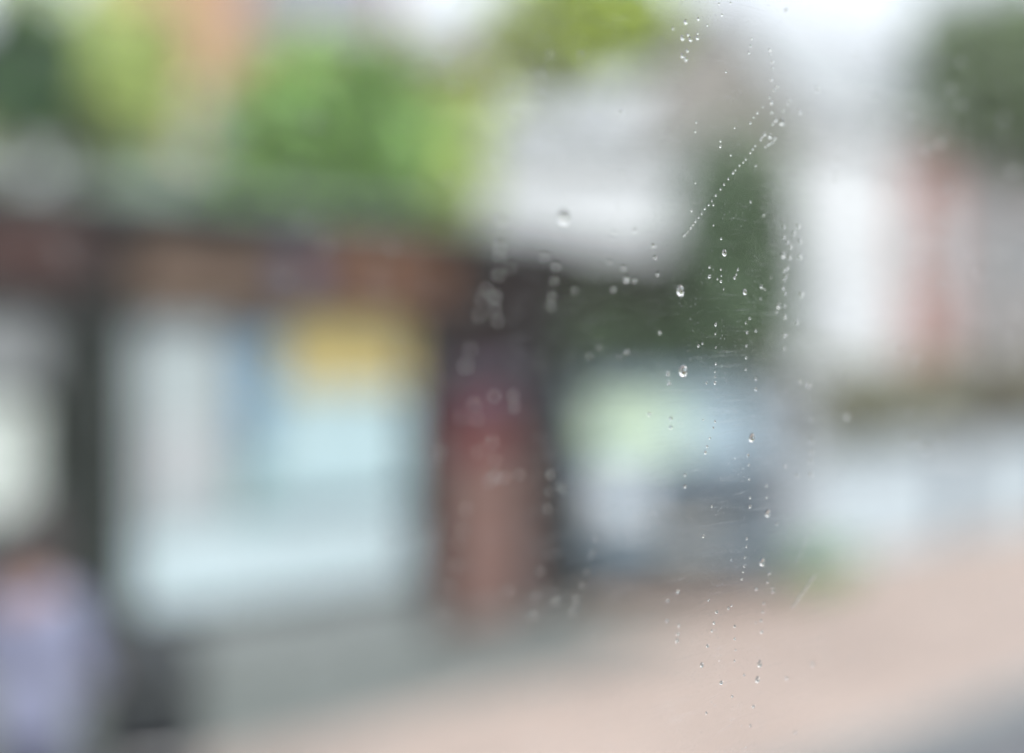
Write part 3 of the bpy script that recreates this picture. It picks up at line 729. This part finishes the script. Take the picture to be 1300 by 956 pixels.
G['large faint blurred raindrop over the dark shop front'] = [(383,283,6.6),(413,312,5.8),(498,314,5.6),(262,398,6.4),(75,312,5.6),(80,330,5.4),(360,355,5.6)]
G['faint blurred raindrop at the upper right over houses and olive tree'] = [(1087,69,3.2),(1109,123,3.2),(1221,78,4.4),(1208,112,4.9),(1220,132,4.4),(1159,144,4.4),(1179,190,4.5),(1195,181,5),(1109,158,2.8),(1275,149,5),(1273,167,4),(1200,237,4.4),(1287,215,5.5),(1132,235,2.8),(1197,278,4.4)]
G['small soft raindrop above the white house front'] = [(998,13,2.6),(1015,142,3),(1038,113,2.8),(1062,205,2.2),(1061,220,2.2),(1060,230,2.5)]
G['faint blurred raindrop at the right over the grey house'] = [(1247,345,4.9),(1193,363,4.4),(1283,430,4.9),(1139,440,3.4),(1164,458,4.4),(1286,460,4.4),(1290,395,4.4)]
G['soft raindrop in the row over the hedge top'] = [(1076,528,3.2),(1155,523,3.9),(1160,560,4.4),(1176,570,4.9),(1196,562,4.4)]
every = sorted(((r, x, y, lab) for lab, pts in G.items() for x, y, r in pts), reverse=True)
keep = 300 - len(BIG)
for r, x, y, lab in every[:keep]:
    drop(x, y, r, lab, lab.split(' in the ')[-1] if ' in the ' in lab else lab + ' group', None)
# beyond three hundred: the finest specks of rain as one object
fb = bmesh.new()
for r, x, y, lab in every[keep:]:
    p, Y = pane_pt(x, y); s_ = r*Y/F
    B = Matrix(((-ta.x, up.x, no_.x), (-ta.y, up.y, no_.y), (-ta.z, up.z, no_.z))).to_4x4()
    mx = Matrix.Translation(p + no_*.00004) @ B @ Matrix.Diagonal((s_, s_*rnd.uniform(.98, 1.15), s_*rnd.uniform(.8, 1.1), 1))
    n0 = len(fb.verts); fb.from_mesh(meshes[1]); fb.verts.ensure_lookup_table()
    for v in fb.verts[n0:]: v.co = mx @ v.co
fm = bpy.data.meshes.new('fine_raindrops'); fb.to_mesh(fm); fb.free(); fm.materials.append(water)
fo = bpy.data.objects.new('fine_raindrops', fm); COL.objects.link(fo)
tag(fo, 'finest specks of rain scattered between the larger drops on the pane', 'raindrops'); fo['kind'] = 'stuff'

# ------------------------------------------------------------ light, sky, camera
el, az = math.radians(48), math.radians(150)        # azimuth clockwise from +Y
sun_dir = Vector((math.sin(az)*math.cos(el), math.cos(az)*math.cos(el), math.sin(el)))
sl = bpy.data.lights.new('sun', 'SUN'); sl.energy = .6; sl.angle = math.radians(25); sl.color = (1, .965, .92)
so = bpy.data.objects.new('sun', sl); COL.objects.link(so)
so.rotation_euler = (-sun_dir).to_track_quat('-Z', 'Y').to_euler()
wd = bpy.data.worlds.new('World'); SC.world = wd; wd.use_nodes = True
nt = wd.node_tree
sky = nt.nodes.new('ShaderNodeTexSky'); sky.sky_type = 'NISHITA'; sky.sun_disc = False
sky.sun_elevation = el; sky.sun_rotation = az; sky.air_density = 1.2; sky.dust_density = 3.0
hs = nt.nodes.new('ShaderNodeHueSaturation'); hs.inputs['Saturation'].default_value = .3
# overcast: the cloud deck is brighter overhead than at the horizon
tcw = nt.nodes.new('ShaderNodeTexCoord'); sxw = nt.nodes.new('ShaderNodeSeparateXYZ'); mw = nt.nodes.new('ShaderNodeMapRange')
mw.inputs['From Min'].default_value = 0; mw.inputs['From Max'].default_value = .8; mw.inputs['To Min'].default_value = .95; mw.inputs['To Max'].default_value = 4.2
nt.links.new(tcw.outputs['Generated'], sxw.inputs[0]); nt.links.new(sxw.outputs['Z'], mw.inputs['Value'])
nt.links.new(mw.outputs['Result'], hs.inputs['Value'])
nt.links.new(sky.outputs[0], hs.inputs['Color']); nt.links.new(hs.outputs[0], nt.nodes['Background'].inputs['Color'])
nt.nodes['Background'].inputs['Strength'].default_value = .15

cam = bpy.data.cameras.new('camera'); co = bpy.data.objects.new('camera', cam); COL.objects.link(co)
co.location = (0, 0, H); co.rotation_euler = (PI/2, 0, 0)
cam.sensor_width = 36; cam.lens = 50.0; cam.clip_start = .02; cam.clip_end = 3000
cam.shift_y = -(478-HZ)/1300
cam.dof.use_dof = True; cam.dof.focus_distance = .489; cam.dof.aperture_fstop = 1.65
SC.camera = co
SC.view_settings.view_transform = 'Standard'; SC.view_settings.look = 'None'; SC.view_settings.exposure = 0
cy = SC.cycles
SC.render.engine = 'CYCLES'
cy.use_denoising = True; cy.max_bounces = 8; cy.transparent_max_bounces = 16; cy.transmission_bounces = 8
cy.diffuse_bounces = 3; cy.caustics_refractive = True; cy.caustics_reflective = False; cy.sample_clamp_indirect = 6
cy.use_adaptive_sampling = False
